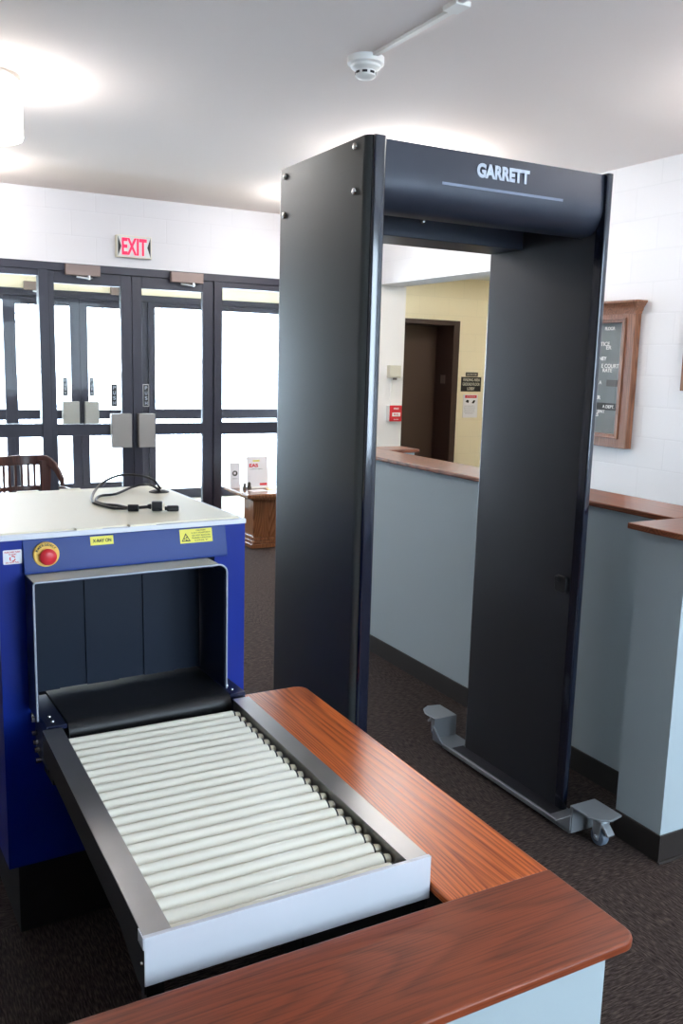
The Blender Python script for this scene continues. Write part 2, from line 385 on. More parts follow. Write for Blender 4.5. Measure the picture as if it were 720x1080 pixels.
# ------------------------------------------------------------------ storefronts (inner at YF, outer at YO)
def storefront(y, first_door, first_win, outer):
    d0, d1 = y-.02, y+.09
    # fixed frame: header, jambs, sill, mid rail of sidelights
    f = B(); HT = 2.37 if not outer else 2.29
    f.box(-.35, 4.6, d0, d1, 2.305 if not outer else 2.215, HT)
    for x0, x1 in ((-.35, -.27), (1.35, 1.43), (2.875, 2.955), (4.5, 4.6)): f.box(x0, x1, d0, d1, 0, 2.305 if not outer else 2.215)
    struct(f.build('trim_%d' % (1 if not outer else 2), 'alu', bev=.003))
    T = 2.305 if not outer else 2.215
    for k, (x0, x1) in enumerate(((-.27, 1.35), (2.955, 4.5))):
        w = thing('window_%d' % (first_win+k), None, None, (x0, y, 0), kind='structure')
        q = B(); q.box(x0, x1, d0+.01, d1-.01, 0, .11); q.box(x0, x1, d0+.01, d1-.01, .925, 1.035); q.box(x0, x1, d0+.01, d1-.01, T-.05, T)
        q.build('sidelight_rail', 'alu', w, bev=.003)
        B().box(x0, x1, y+.03, y+.036, .11, T-.05).build('window_pane', 'glass', w)
    for k, (x0, x1) in enumerate(((1.431, 2.1265), (2.1295, 2.874))):
        d = thing('door_%d' % (first_door+k), None, None, (x0, y, 0), kind='structure')
        h = 2.304 if not outer else 2.214
        s0 = .045 if k == 0 else .085; s1 = .095 if k == 0 else .11
        if k == 1: s0, s1 = .085, .10
        gt = 2.205 if not outer else 2.13
        q = B(); q.box(x0, x0+s0, y, y+.05, .01, h); q.box(x1-s1, x1, y, y+.05, .01, h)
        q.box(x0+s0, x1-s1, y, y+.05, gt, h); q.box(x0+s0, x1-s1, y, y+.05, .01, .22); q.box(x0+s0, x1-s1, y, y+.05, .93, 1.03)
        if k == 0: q.box(2.105, 2.150, y+.0505, y+.056, .02, h-.01)
        q.build('door_frame', 'alu', d, bev=.003)
        B().box(x0+s0, x1-s1, y+.022, y+.028, .22, gt).build('door_glass', 'glass', d)
        # boxed push paddle beside the meeting stile
        if k == 0: px0, px1 = 1.918, 2.095
        else: px0, px1 = 2.158, 2.305
        q = B(); q.box(px0, px1, y-.075, y-.012, .825, 1.122); q.box(px0+.03, px1-.03, y-.012, y, .88, 1.07)
        q.build('push_paddle', 'paddle', d, bev=.004)
        # overhead closer: cover and arm
        if k == 0: cx0, cx1 = 1.56, 1.845
        else: cx0, cx1 = 2.46, 2.755
        B().box(cx0, cx1, y-.075, y-.02, 2.272, 2.36) .build('door_closer', 'closer', d, bev=.004)
        q = B(); q.rod((cx0+.09, y-.06, 2.262), (cx1-.1, y-.10, 2.25), .008); q.rod((cx1-.1, y-.10, 2.25), (cx1-.06, y-.03, 2.26), .007)
        q.rod((cx1-.1, y-.10, 2.24), (cx1-.1, y-.10, 2.272), .011)
        q.build('closer_arm', 'chrome', d, smooth=True)
        # vertical PUSH sign on the glass
        sx = 1.967 if k == 0 else 2.25
        sg = B().box(sx-.022, sx+.022, y+.014, y+.021, 1.185, 1.372).build('push_sign', 'black', d)
        B().prism([(sx-.027, 1.18), (sx+.027, 1.18), (sx+.027, 1.377), (sx-.027, 1.377)], y+.0205, y+.0215, 'Y').build('sign_border', 'white', sg)
        for j, ch in enumerate('PUSH'):
            text('letter', ch, 'silver', sg, (sx, y+.0135, 1.345-j*.045), FACE_Y, .03, .022, bold=.01)
storefront(YF, 1, 1, False)
storefront(YO, 3, 3, True)

# alcove door
d = thing('door_5', None, None, (5.28, 8.7, 0), kind='structure')
q = B(); q.box(5.28, 5.34, 8.66, 9.02, 0, 2.13); q.box(6.16, 6.245, 8.66, 9.02, 0, 2.13); q.box(5.34, 6.16, 8.66, 9.02, 2.075, 2.13)
q.build('door_frame', 'dkreveal', d, bev=.004)
B().box(5.30, 6.24, 9.022, 9.07, 0, 2.13).build('door_leaf', 'dkbrown', d)
q = B().box(6.148, 6.16, 8.80, 8.88, 1.40, 1.50).build('latch_plate', 'closer', d)
# baseboards
struct(B().box(XR-.008, XR, YB, 5.5, 0, .1).build('baseboard_right', 'rubber'))
struct(B().box(6.245, 8.0, 8.69, 8.7, 0, .1).build('baseboard_alcove', 'rubber'))
struct(B().box(XL, -.35, YF-.008, YF, 0, .1).build('baseboard_far', 'rubber'))
struct(B().box(XL, XL+.008, YB, YF-.01, 0, .1).build('baseboard_left', 'rubber'))

# ------------------------------------------------------------------ ceiling things
def drum(x, y, lab):
    t = thing('ceiling_lamp', lab, 'ceiling lamp', (x, y, ZC), group='white drum lamps under the ceiling')
    B().lathe((x, y, 0), [(.15, ZC), (.15, 2.937), (.178, 2.932), (.178, 2.925)]).build('lamp_base', 'white', t, smooth=True)
    B().lathe((x, y, 0), [(.178, 2.925), (.18, 2.92), (.18, 2.672), (.172, 2.662), (.15, 2.660)], n=40).build('lamp_shade', 'lamp', t, smooth=True)
drum(.615, 4.9, 'glowing white drum ceiling lamp at the upper left edge of the photo')
drum(3.2, 5.05, 'white drum ceiling lamp hidden behind the header of the metal detector')
drum(3.45, 6.7, 'white drum ceiling lamp behind the metal detector, nearest the glass doors')
drum(4.0, 2.7, 'unseen drum ceiling lamp added to brighten the right of the ceiling')  # added out of view to lift the darker right side of the ceiling
drum(6.3, 6.9, 'unseen drum ceiling lamp added to brighten the yellow alcove')  # hidden lamp added for more light on the yellow walls
drum(.62, 7.0, 'white drum ceiling lamp left of the frame, nearest the glass doors')
drum(3.3, 1.2, 'unseen drum ceiling lamp added to light the near right of the room')  # added beyond the frame as extra light from the near right

t = thing('smoke_detector', 'round white smoke detector on the grey ceiling', 'smoke detector', (2.07, 3.68, ZC))
B().lathe((2.07, 3.68, ZC), [(.082, 0), (.082, -.028), (.070, -.034)]).build('mounting_base', 'white', t, smooth=True)
B().lathe((2.07, 3.68, ZC), [(.068, -.034), (.066, -.044), (.05, -.054), (.046, -.056)]).build('collar', 'white', t, smooth=True)
B().lathe((2.07, 3.68, ZC), [(.046, -.056), (.046, -.078), (.036, -.086), (.02, -.09)]).build('sensing_head', 'white', t, smooth=True)
q = B()
for k in range(8):
    a = k*math.pi/4+.2; c, s = math.cos(a), math.sin(a)
    P = [(2.07+c*.047-s*w, 3.68+s*.047+c*w, ZC+z) for w, z in ((-.011, -.062), (.011, -.062), (.011, -.072), (-.011, -.072))]
    I = [(2.07+c*.040-s*w, 3.68+s*.040+c*w, ZC+z) for w, z in ((-.011, -.062), (.011, -.062), (.011, -.072), (-.011, -.072))]
    v = q._v(P); u = q._v(I); q.bm.faces.new(v); q.bm.faces.new(u[::-1])
    for i in range(4): q.bm.faces.new([v[i], v[(i+1) % 4], u[(i+1) % 4], u[i]])
q.build('vent_slot', 'black', t)
t = thing('ceiling_conduit', 'slim white cable conduit running along the ceiling from the smoke detector', 'conduit', (2.06, 2, ZC))
q = B(); q.prism([(2.058, ZC), (2.058, ZC-.014), (2.086, ZC-.014), (2.086, ZC)], 3.01, 3.60, 'Y'); q.build('conduit_run', 'white', t, bev=.003)
q = B(); q.prism([(2.03, ZC), (2.03, ZC-.014), (2.058, ZC-.014), (2.058, ZC)], .2, 2.94, 'Y'); q.build('conduit_run', 'white', t, bev=.003)
q = B(); q.box(2.024, 2.092, 2.93, 3.02, ZC-.02, ZC); q.build('conduit_joint', 'white', t, bev=.003)

# ------------------------------------------------------------------ exit sign
t = thing('exit_sign', 'lit EXIT sign with red letters on the white wall above the glass doors', 'exit sign', (2.14, YF, 2.54))
B().box(1.988, 2.292, YF-.055, YF, 2.45, 2.632).build('housing', 'beige', t, bev=.004)
B().box(1.996, 2.284, YF-.058, YF-.055, 2.458, 2.624).build('face_plate', 'exitb', t)
text('exit_letters', 'EXIT', 'exitr', t, (2.14, YF-.060, 2.541), FACE_Y, .140, .215, bold=.03, depth=.001)
B().prism([(2.0, 2.46), (2.0, 2.622), (2.028, 2.541)], YF-.060, YF-.0582, 'Y').build('arrow', 'ink', t)
B().prism([(2.28, 2.46), (2.28, 2.622), (2.252, 2.541)], YF-.060, YF-.0582, 'Y').build('arrow', 'ink', t)

# ------------------------------------------------------------------ metal detector
DX0, DX1, DY0, DY1, DZ0, DZ1 = 1.272, 2.19, 2.236, 2.822, .03, 2.237
t = thing('metal_detector', 'tall dark grey walk-through metal detector on casters', 'metal detector', ((DX0+DX1)/2, (DY0+DY1)/2, 0))
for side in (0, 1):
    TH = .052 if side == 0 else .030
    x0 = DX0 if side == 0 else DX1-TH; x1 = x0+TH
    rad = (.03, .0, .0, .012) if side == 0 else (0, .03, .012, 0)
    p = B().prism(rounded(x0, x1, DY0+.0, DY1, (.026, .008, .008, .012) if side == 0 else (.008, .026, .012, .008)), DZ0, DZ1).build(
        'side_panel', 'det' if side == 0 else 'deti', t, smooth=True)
    # glossy dark edge strip wrapping the front edge
    q = B(); xa, xb = (x0+.016, x1+.004) if side == 0 else (x0-.003, x1-.006)
    q.prism(rounded(xa, xb, DY0-.012, DY0+.028, (.006, .010, 0, 0)), DZ0+.005, DZ1-.001)
    g = q.build('edge_strip', 'trim', p, smooth=True)
    q = B(); q.prism(rounded(x0+.005, x1+.003 if side == 0 else x1-.004, DY1-.02, DY1+.008, (0, 0, .008, .006)), DZ0+.005, DZ1-.001)
    q.build('edge_strip', 'trim', p, smooth=True)
    if side == 0:
        for (yy, zz) in ((2.775, 2.210), (2.306, 2.216), (2.304, 2.094), (2.779, 2.089)):
            B().lathe((x0, yy, zz), [(.0105, 0), (.0105, -.003), (.0085, -.006), (.004, -.0075)], axis='X', n=18).build('panel_screw', 'screw', p, smooth=True)
    if side == 1:
        q = B(); q.prism(rounded(2.278, 2.336, .830, .890, (.012,)*4), x0-.012, x0, 'X')
        s_ = q.build('cable_port_cover', 'black', p, bev=.003)
        B().box(x0-.018, x0-.011, 2.312, 2.332, .868, .886).build('clip', 'black', s_, bev=.002)
    # base rail and the two caster brackets
    inn = 2.134 if side == 1 else x1+.006
    sg = -1 if side == 1 else 1
    q = B(); q.box(inn+sg*.034, inn+sg*.046, DY0-.125, DY1+.06, .018, .036)
    q.box(x0-.006, x1+.006, DY0-.01, DY1+.01, .016, .0295)
    B().box(inn+sg*.0335, x0-.001 if side == 1 else x1+.001, DY0-.02, DY1+.02, .018, .033).build('foot_skirt', 'deti', p)
    q.build('base_rail', 'bracket', t, bev=.002)
    for end in (0, 1):
        e = -1 if end == 0 else 1
        ye = DY0 if end == 0 else DY1
        xin = inn+sg*.046; xout = x1+.012 if side == 1 else x0-.012
        lo, hi = min(xin, xout), max(xin, xout)
        q = B()
        a, c = sorted((ye+e*.13, ye+e*.25))
        # top plate with clipped outer corner
        if side == 1:
            poly = [(lo, ye+e*.13), (hi, ye+e*.13), (hi+.0, ye+e*.25), (lo+.055, ye+e*.262), (lo+.02, ye+e*.24), (lo, ye+e*.20)]
        else:
            poly = [(hi, ye+e*.13), (lo, ye+e*.13), (lo, ye+e*.25), (hi-.055, ye+e*.262), (hi-.02, ye+e*.24), (hi, ye+e*.20)]
        q.prism(poly, .114, .122)
        # riser web and gusset down to the rail
        q.box(lo, hi, *sorted((ye+e*.12, ye+e*.134)), .03, .122)
        q.box(lo, hi, *sorted((ye+e*.01, ye+e*.134)), .022, .034)
        q.prism([(ye+e*.05, .03), (ye+e*.13, .03), (ye+e*.13, .09)], xin-.004, xin+.004, 'X')
        q.build('caster_bracket', 'bracket', t, bev=.003)
        cx = (lo+hi)/2+sg*(-.012); cy = ye+e*.20
        c = B(); c.rod((cx, cy, .114), (cx, cy, .098), .022); c.rod((cx, cy, .098), (cx, cy, .09), .03, .026)
        for s2 in (-.018, .018):
            c.prism([(cy-.022, .092), (cy+.022, .092), (cy+.016, .05), (cy+.004, .022), (cy-.010, .022), (cy-.016, .05)], cx+s2-.002, cx+s2+.002, 'X')
        c.rod((cx-.024, cy, .032), (cx+.024, cy, .032), .006)
        cs = c.build('caster', 'chrome', t, smooth=True)
        B().lathe((cx, cy, .032), [(.010, -.0145), (.029, -.0135), (.032, -.008), (.032, .008), (.029, .0135), (.010, .0145)], axis='X').build('caster_wheel', 'tyre', cs, smooth=True)
        c = B(); c.prism([(cy+e*.015, .075), (cy+e*.048, .05), (cy+e*.052, .058), (cy+e*.02, .088)], cx-.016, cx+.016, 'X')
        c.build('brake_lever', 'chrome', cs, bev=.002)
# header: front cover with rolled lower edge, and lower box at the rear
xa, xb = DX0+.052, DX1-.030
prof = [(DY0+.006, DZ1-.004), (DY0+.002, 2.16)]
for k in range(0, 9):
    a = R(k*10); prof.append((DY0+.002+.075*(1-math.cos(a))*1.0, 2.135-.09*math.sin(a)))
prof += [(DY0+.10, 2.045), (DY0+.115, 2.06), (DY0+.115, 2.108), (2.63, 2.108), (2.63, DZ1-.004)]
h = B().prism(prof, xa-.002, xb+.002, 'X').build('header_panel', 'detd', t, smooth=True)
B().box(xa, xb, 2.632, DY1-.003, 2.036, DZ1-.004).build('control_box', 'detd', t, bev=.004)
text('logo_lettering', 'GARRETT', 'silver', h, (1.746, DY0+.0012, 2.187), FACE_Y, .041, .198, bold=.05, depth=.0012)
B().box(1.525, 1.985, DY0+.0012, DY0+.004, 2.132, 2.1395).build('light_slot', 'lightslot', h)
q = B(); q.lathe((1.72, 2.634, 2.095), [(.012, 0), (.012, -.004), (.006, -.012), (.002, -.013)], axis='Y', n=16)
q.build('key_lock', 'screw', h, smooth=True)

# ------------------------------------------------------------------ x-ray scanner (local frame, rotated slightly)
XS = (.286, 2.347, 0); XZ = R(2.5)
t = thing('xray_scanner', 'blue baggage x-ray scanner with cream top and black curtained tunnel', 'x-ray scanner', XS, XZ)
W_, D_, H_ = .69, .735, 1.155
def LB(name, m, parent, fn, **kw):
    q = B(); fn(q); return q.build(name, m, parent, local=True, **kw)
tx0, tx1, tz0, tz1 = .070, .594, .672, 1.050
def body(q):
    q.box(0, tx0, 0, D_, .235, H_-.012); q.box(tx1, W_, 0, D_, .235, H_-.012)
    q.box(tx0, tx1, 0, D_, .235, tz0-.03); q.box(tx0, tx1, 0, D_, tz1, H_-.012)
bd = LB('scanner_body', 'blue', t, body)
LB('tunnel_lining', 'navy', t, lambda q: (q.box(tx0, tx0+.004, .01, D_-.01, tz0-.03, tz1), q.box(tx1-.004, tx1, .01, D_-.01, tz0-.03, tz1), q.box(tx0+.004, tx1-.004, .01, D_-.01, tz1-.004, tz1)))
# tilted fascia strip over the tunnel
fas = LB('control_fascia', 'fascia', t, lambda q: q.prism([(0, H_-.014), (-.018, 1.062), (-.018, 1.052), (0, 1.052)], .062, .628, 'X'), bev=.002)
# cream lid with white edge strip and low tabs
LB('top_cover', 'cream', t, lambda q: q.box(.012, W_-.012, .014, D_-.012, H_-.012, H_+.004), bev=.003)
LB('top_edge_trim', 'whitetrim', t, lambda q: (q.box(-.002, W_+.002, -.004, .013, H_-.014, H_), q.box(-.002, W_+.002, D_-.011, D_+.002, H_-.014, H_),
   q.box(-.002, .011, .013, D_-.011, H_-.014, H_), q.box(W_-.011, W_+.002, .013, D_-.011, H_-.014, H_)), bev=.002)
for x0, x1, yy in ((.20, .27, 0), (.345, .42, 0), (.19, .26, D_-.024), (.33, .40, D_-.024)):
    LB('lid_tab', 'cream', t, lambda q: q.box(x0, x1, yy-.004, yy+.02, H_, H_+.006), bev=.0015)
LB('cable_grommet', 'black', t, lambda q: q.lathe((.625, .56, H_), [(.034, 0), (.034, .006), (.02, .011), (.012, .012)]), smooth=True)
def base(q):
    q.box(.03, W_-.03, .03, D_-.03, .02, .235)
LB('base_frame', 'blackm', t, base)
for cx in (.07, W_-.07):
    for cy in (.08, D_-.08):
        LB('caster', 'black', t, lambda q: (q.rod((cx-.012, cy, .010), (cx+.012, cy, .010), .010, n=20), q.box(cx-.02, cx+.02, cy-.02, cy+.02, .010, .02)), smooth=True)
# steel hood
HX0, HX1, HY, HZ1, HZ0 = .066, .590, -.100, 1.048, .684
def hood(q):
    r = .026; n = 6; outer = [(HX0, HZ0), (HX0, HZ1-.006)]
    outer = [(HX0, HZ0)]+[(HX0+.008-.008*math.cos(R(90*i/n)), HZ1-.008+.008*math.sin(R(90*i/n))) for i in range(n+1)]
    outer += [(HX1-r+r*math.sin(R(90*i/n)), HZ1-r+r*math.cos(R(90*i/n))) for i in range(n+1)]+[(HX1, HZ0)]
    th = .002
    inner = [(HX1-th, HZ0)]+[(HX1-r+(r-th)*math.sin(R(90*i/n)), HZ1-r+(r-th)*math.cos(R(90*i/n))) for i in range(n, -1, -1)]
    inner += [(HX0+.008-(.008-th)*math.cos(R(90*i/n)), HZ1-.008+(.008-th)*math.sin(R(90*i/n))) for i in range(n, -1, -1)]+[(HX0+th, HZ0)]
    m = len(outer)
    A0 = q._v([(x, HY, z) for x, z in outer]); A1 = q._v([(x, 0, z) for x, z in outer])
    I = inner[::-1]
    B0 = q._v([(x, HY, z) for x, z in I]); B1 = q._v([(x, 0, z) for x, z in I])
    k = min(len(A0), len(B0))
    for i in range(k-1):
        q.bm.faces.new([A0[i], A0[i+1], A1[i+1], A1[i]]); q.bm.faces.new([B0[i], B1[i], B1[i+1], B0[i+1]])
        q.bm.faces.new([A0[i], B0[i], B0[i+1], A0[i+1]]); q.bm.faces.new([A1[i], A1[i+1], B1[i+1], B1[i]])
    q.bm.faces.new([A0[0], A1[0], B1[0], B0[0]]); q.bm.faces.new([A0[k-1], B0[k-1], B1[k-1], A1[k-1]])
hd = LB('tunnel_hood', 'navy', t, hood)
LB('hood_top_plate', 'beige', hd, lambda q: q.box(HX0+.001, HX1-.022, HY, -.001, HZ1+.0003, HZ1+.002))
def lip(q):
    P = [(HX0, HZ0), (HX0, HZ1-.004), (HX0+.004, HZ1+.001)]+[(HX1-.026+.026*math.sin(R(a)), HZ1+.001-.026+.026*math.cos(R(a))) for a in range(0, 91, 15)]+[(HX1, HZ0)]
    for a, b in zip(P, P[1:]): q.rod((a[0], HY-.0005, a[1]), (b[0], HY-.0005, b[1]), .0026, n=8)
LB('hood_lip', 'silver', hd, lip, smooth=True)
LB('hood_lining', 'navy', hd, lambda q: (q.box(HX0+.0025, HX0+.005, HY+.004, 0, HZ0, HZ1-.03), q.box(HX1-.005, HX1-.0025, HY+.004, 0, HZ0, HZ1-.03), q.box(HX0+.03, HX1-.03, HY+.004, 0, HZ1-.005, HZ1-.0025)))
# lead curtain strips
n = 6; wd = (tx1-tx0-.02)/n
for k in range(n):
    x0 = tx0+.01+k*wd
    LB('curtain_strip', 'curtain', t, lambda q: q.prism([(.10+.005*(k % 2), 1.045), (.103+.005*(k % 2), 1.045), (.093+.006*(k % 2), .69), (.090+.006*(k % 2), .69)], x0-.004, x0+wd+.004, 'X'))
# belt and its nose roller, navy side plates with screws
LB('conveyor_belt', 'belt', t, lambda q: q.prism([(D_-.02, .684), (-.125, .684)]+[(-.125-.032*math.sin(R(a)), .652+.032*math.cos(R(a))) for a in range(15, 181, 15)]+[(D_-.02, .620)], .132, .582, 'X'), smooth=True)
for x0, x1 in ((.080, .130), (.584, .630)):
    sp = LB('side_plate', 'navy', t, lambda q: (q.box(x0, x1, -.142, .09, .67, .681), q.box(x0 if x0 < .3 else x1-.006, x0+.006 if x0 < .3 else x1, -.142, .0, .56, .67)), bev=.001)
    for yy in (-.11, -.075):
        LB('plate_screw', 'screw', sp, lambda q: q.lathe(((x0+x1)/2-.004, yy, .681), [(.005, 0), (.004, .003)], n=10), smooth=True)
for zz, yy in ((.67, -.02), (.62, -.02), (.60, -.035), (.585, -.05), (.56, -.06)):
    LB('mounting_bolt', 'screw', t, lambda q: q.rod((.080, yy, zz), (.066, yy, zz), .007, n=10), smooth=True)
LB('conveyor_underframe', 'blackm', t, lambda q: q.box(.10, .58, -.10, 0, .50, .61))
# emergency stop
eb = LB('emergency_stop', 'yring', t, lambda q: q.lathe((.119, -.012, 1.100), [(.033, .006), (.033, -.003), (.031, -.005)], n=36, axis='Y'), smooth=True)
LB('stop_button', 'red', eb, lambda q: q.lathe((.121, -.016, 1.096), [(.014, 0), (.014, -.004), (.0215, -.007), (.0215, -.012), (.018, -.016), (.01, -.018)], n=32, axis='Y'), smooth=True)
for j, ch in enumerate('EMERGENCY'):
    a = R(152-j*14); rr = .0275
    text('lettering', ch, 'ink', eb, (0, 0, 0), Matrix.Translation((.119+rr*math.cos(a), -.0175, 1.100+rr*math.sin(a))) @ FACE_Y @ Matrix.Rotation(a-math.pi/2, 4, 'Z'), .006, .0052, bold=.03, depth=.0004, local=True)
# white reset label
wl = LB('reset_label', 'paper', t, lambda q: q.prism(rounded(.014, .060, 1.080, 1.117, (.003,)*4), -.0015, 0, 'Y'))
text('lettering', 'PUSH AND TURN', 'redink', wl, (.037, -.0018, 1.1115), FACE_Y, .004, .038, bold=.02, depth=.0003, local=True)
text('lettering', 'TO RESET', 'redink', wl, (.037, -.0018, 1.1055), FACE_Y, .0036, .02, bold=.02, depth=.0003, local=True)
text('lettering', 'DO NOT PULL', 'redink', wl, (.037, -.0018, 1.0845), FACE_Y, .004, .034, bold=.02, depth=.0003, local=True)
def arcs(q):
    for a0 in (20, 140, 260):
        P = [(.037+r_*math.cos(R(a)), 1.0945+r_*math.sin(R(a))) for r_, rng in ((.0078, range(a0, a0+91, 15)), (.0052, range(a0+90, a0-1, -15))) for a in rng]
        q.prism(P, -.0022, -.0015, 'Y')
LB('arrow_ring', 'redink', wl, arcs)
# yellow stickers follow the tilt of the fascia
def fy(z): return -.018*(H_-.014-z)/.079-.0012
def sticker(name, x0, x1, z0, z1):
    return LB(name, 'yel', fas, lambda q: q.prism([(fy(z0), z0), (fy(z1), z1), (fy(z1)+.0012, z1), (fy(z0)+.0012, z0)], x0, x1, 'X'))
TILT = Matrix.Rotation(R(-12.8), 4, 'X')
s1 = sticker('xray_on_sticker', .236, .298, 1.113, 1.136)
text('lettering', 'X-RAY ON', 'ink', s1, (0, 0, 0), Matrix.Translation((.267, fy(1.1245)-.0004, 1.1245)) @ TILT @ FACE_Y, .009, .050, bold=.03, depth=.0004, local=True)
s2 = sticker('radiation_sticker', .487, .584, 1.098, 1.136)
for j, (tx, wv) in enumerate((('CAUTION', .028), ('X-RAY EQUIPMENT', .058), ('DO NOT REACH IN', .054), ('TRAINED OPERATOR', .058), ('ONLY', .040))):
    z = 1.1315-j*.0068
    text('lettering', tx, 'ink', s2, (0, 0, 0), Matrix.Translation((.550, fy(z)-.0004, z)) @ TILT @ FACE_Y, .0042, wv, bold=.0, depth=.0003, local=True)
def tri(q):
    z0, z1, xc = 1.103, 1.126, .504
    def pt(x, z): return Vector((x, fy(z)-.0006, z))
    o = [pt(xc-.0135, z0), pt(xc+.0135, z0), pt(xc, z1)]; i = [pt(xc-.0095, z0+.0025), pt(xc+.0095, z0+.0025), pt(xc, z1-.005)]
    vo = q._v(o); vi = q._v(i)
    for k in range(3): q.bm.faces.new([vo[k], vo[(k+1) % 3], vi[(k+1) % 3], vi[k]])
    c = (xc, 1.1105)
    for a0 in (60, 180, 300):
        P = [pt(c[0]+rr*math.cos(R(a)), c[1]+rr*math.sin(R(a))) for rr, rg in ((.0018, (a0-30, a0+30)), (.0055, (a0+30, a0, a0-30))) for a in rg]
        q.bm.faces.new(q._v(P))
LB('radiation_symbol', 'ink', s2, tri)

# ------------------------------------------------------------------ roller table
RX0, RX1, RY0, RY1, RZ = .359, .917, 1.287, 2.197, .68
t = thing('roller_table', 'steel gravity roller table with cream rollers in front of the x-ray scanner', 'roller table', (.64, 1.75, 0))
for x0, x1 in ((RX0, .407), (.869, RX1)):
    lft = x0 < .5
    q = B(); q.box(x0, x1, RY0+.004, RY1, RZ-.003, RZ)
    o = q.build('rail_top', 'steel', t, bev=.0008)
    q = B(); xo = x0 if lft else x1-.003
    q.prism([(RY0+.004, RZ-.004), (RY1, RZ-.004), (RY1, RZ-.075), (RY0+.16, RZ-.075), (RY0+.05, RZ-.105), (RY0+.004, RZ-.105)], xo, xo+.003, 'X')
    q.build('rail_side', 'blackm', t)
    xi = x1-.002 if lft else x0
    B().box(xi, xi+.002, RY0+.006, RY1-.004, RZ-.045, RZ-.003).build('rail_lip', 'steel', t)
q = B(); q.prism([(RY0-.002, .594), (RY0+.001, .594), (RY0+.001, RZ+.0003), (RY0+.007, RZ+.0003), (RY0+.007, RZ+.0020), (RY0-.002, RZ+.0020)], RX0-.001, RX1+.001, 'X')
q.build('end_plate', 'steelf', t, bev=.0005)
B().box(RX0-.003, RX0-.001, RY0-.001, RY0+.03, RZ-.02, RZ+.0015).build('corner_tab', 'steelf', t)
for zz in (.665, .625): B().lathe((RX0, RY0+.016, zz), [(.004, 0), (.003, -.003)], axis='X', n=10).build('plate_screw', 'screw', t)
NR = 22; y0r = 1.311; pitch = (2.134-y0r)/(NR-1)
rollers = []
me_r = me_b = me_e = None
for k in range(NR):
    yy = y0r+k*pitch
    if k == 0:
        r0 = B().rod((.407, yy, .655), (.845, yy, .655), .0178, n=28).build('roller', 'roller', t, bev=.002)
        rollers.append(r0)
        e0 = B().rod((.845, yy, .655), (.8485, yy, .655), .0168, n=20).build('roller_end_ring', 'black', r0, smooth=True)
        b0 = B().lathe((.8485, yy, .657), [(.004, 0), (.009, .001), (.0105, .008), (.0085, .016), (.004, .0185)], axis='X', n=18).build('axle_bearing', 'bearing', r0, smooth=True)
    else:
        c = r0.copy(); COL.objects.link(c); c.parent = t; c.location = (0, k*pitch, 0)
        for ch in (e0, b0):
            d_ = ch.copy(); COL.objects.link(d_); d_.parent = c
for x in (RX0+.004, RX1-.034):
    for y in (RY0+.006,):
        q = B(); q.box(x, x+.03, y, y+.004, 0, RZ-.06); q.box(x if x < .5 else x+.026, x+.004 if x < .5 else x+.03, y, y+.03, 0, RZ-.06)
        q.build('leg', 'blackm', t)
q = B(); q.box(RX0+.03, RX1-.03, RY0+.006, RY0+.01, .30, .33); q.build('cross_brace', 'blackm', t)
o = B().tube([(.66, 1.36, .62), (.665, 1.32, .54), (.66, 1.30, .45), (.68, 1.33, .3), (.70, 1.4, .12), (.74, 1.5, .01)], .004).build('power_cable', 'blackm', smooth=True,
      label='thin dark cable hanging under the front end of the roller table', cat='cable')
origin(o, (.74, 1.5, 0))

# ------------------------------------------------------------------ L-shaped oak bench around the roller table
t = thing('bag_counter', 'low L-shaped counter with glossy oak top wrapping the end of the roller table', 'counter', (1.05, 1.1, 0))
ZW = .623
q = B(); q.prism(rounded(.922, 1.164, 1.2215, 2.352, (0, 0, .035, .006)), ZW-.021, ZW-.0003)
q.build('side_board', 'side_w', t, bev=.007, seg=3)
q = B(); q.prism(rounded(-.5, 1.166, .985, 1.2275, (.006, .036, 0, 0)), ZW-.021, ZW)
fb = q.build('front_board', 'front_w', t, bev=.007, seg=3)
q = B(); q.box(-.48, 1.102, 1.004, 1.19, 0, ZW-.0215); q.box(.955, 1.102, 1.19, 2.30, 0, ZW-.0215)
q.build('counter_wall', 'grey', t)
q = B(); q.box(-.48, .950, 1.1902, 1.194, 0, ZW-.022); q.box(.950, .9548, 1.194, 2.30, 0, ZW-.022); q.build('void_shade_lining', 'blackm', t)  # added black lining; its colour supplies the dark of the counter void
q = B(); q.box(-.49, 1.108, .996, 1.004, 0, .096); q.box(1.102, 1.110, .996, 2.306, 0, .096); q.build('kick_baseboard', 'rubber', t, bev=.002)

# ------------------------------------------------------------------ half walls with wood caps
t = thing('half_wall', 'grey-blue half wall with wooden cap running behind the metal detector', 'half wall', (2.58, 3.3, 0))
q = B(); q.box(2.4815, 2.68, 2.066, 4.60, 0, 1.094); q.box(2.68, 2.91, 4.44, 4.60, 0, 1.094)
q.build('wall_body', 'grey', t)
B().box(2.4515, 2.713, 2.092, 4.63, 1.094, 1.115).build('wood_cap', 'cap', t, bev=.006, seg=3)
B().box(2.7135, 2.935, 4.42, 4.63, 1.094, 1.115).build('wood_cap', 'capx', t, bev=.006, seg=3)
q = B(); q.box(2.474, 2.4815, 2.066, 4.60, 0, .096); q.build('vinyl_baseboard', 'rubber', t, bev=.002)
t = thing('half_wall', 'nearer half wall end with pale blue front face at the right edge of the photo', 'half wall', (2.6, 1.96, 0))
B().box(2.255, 4.59, 1.867, 2.065, 0, 1.094).build('wall_body', 'grey', t)
B().prism(rounded(2.225, 4.59, 1.837, 2.091, (.008, 0, 0, .004)), 1.094, 1.115).build('wood_cap', 'capx', t, bev=.006, seg=3)
q = B(); q.box(2.248, 2.255, 1.860, 2.065, 0, .096); q.box(2.255, 4.59, 1.860, 1.867, 0, .096)
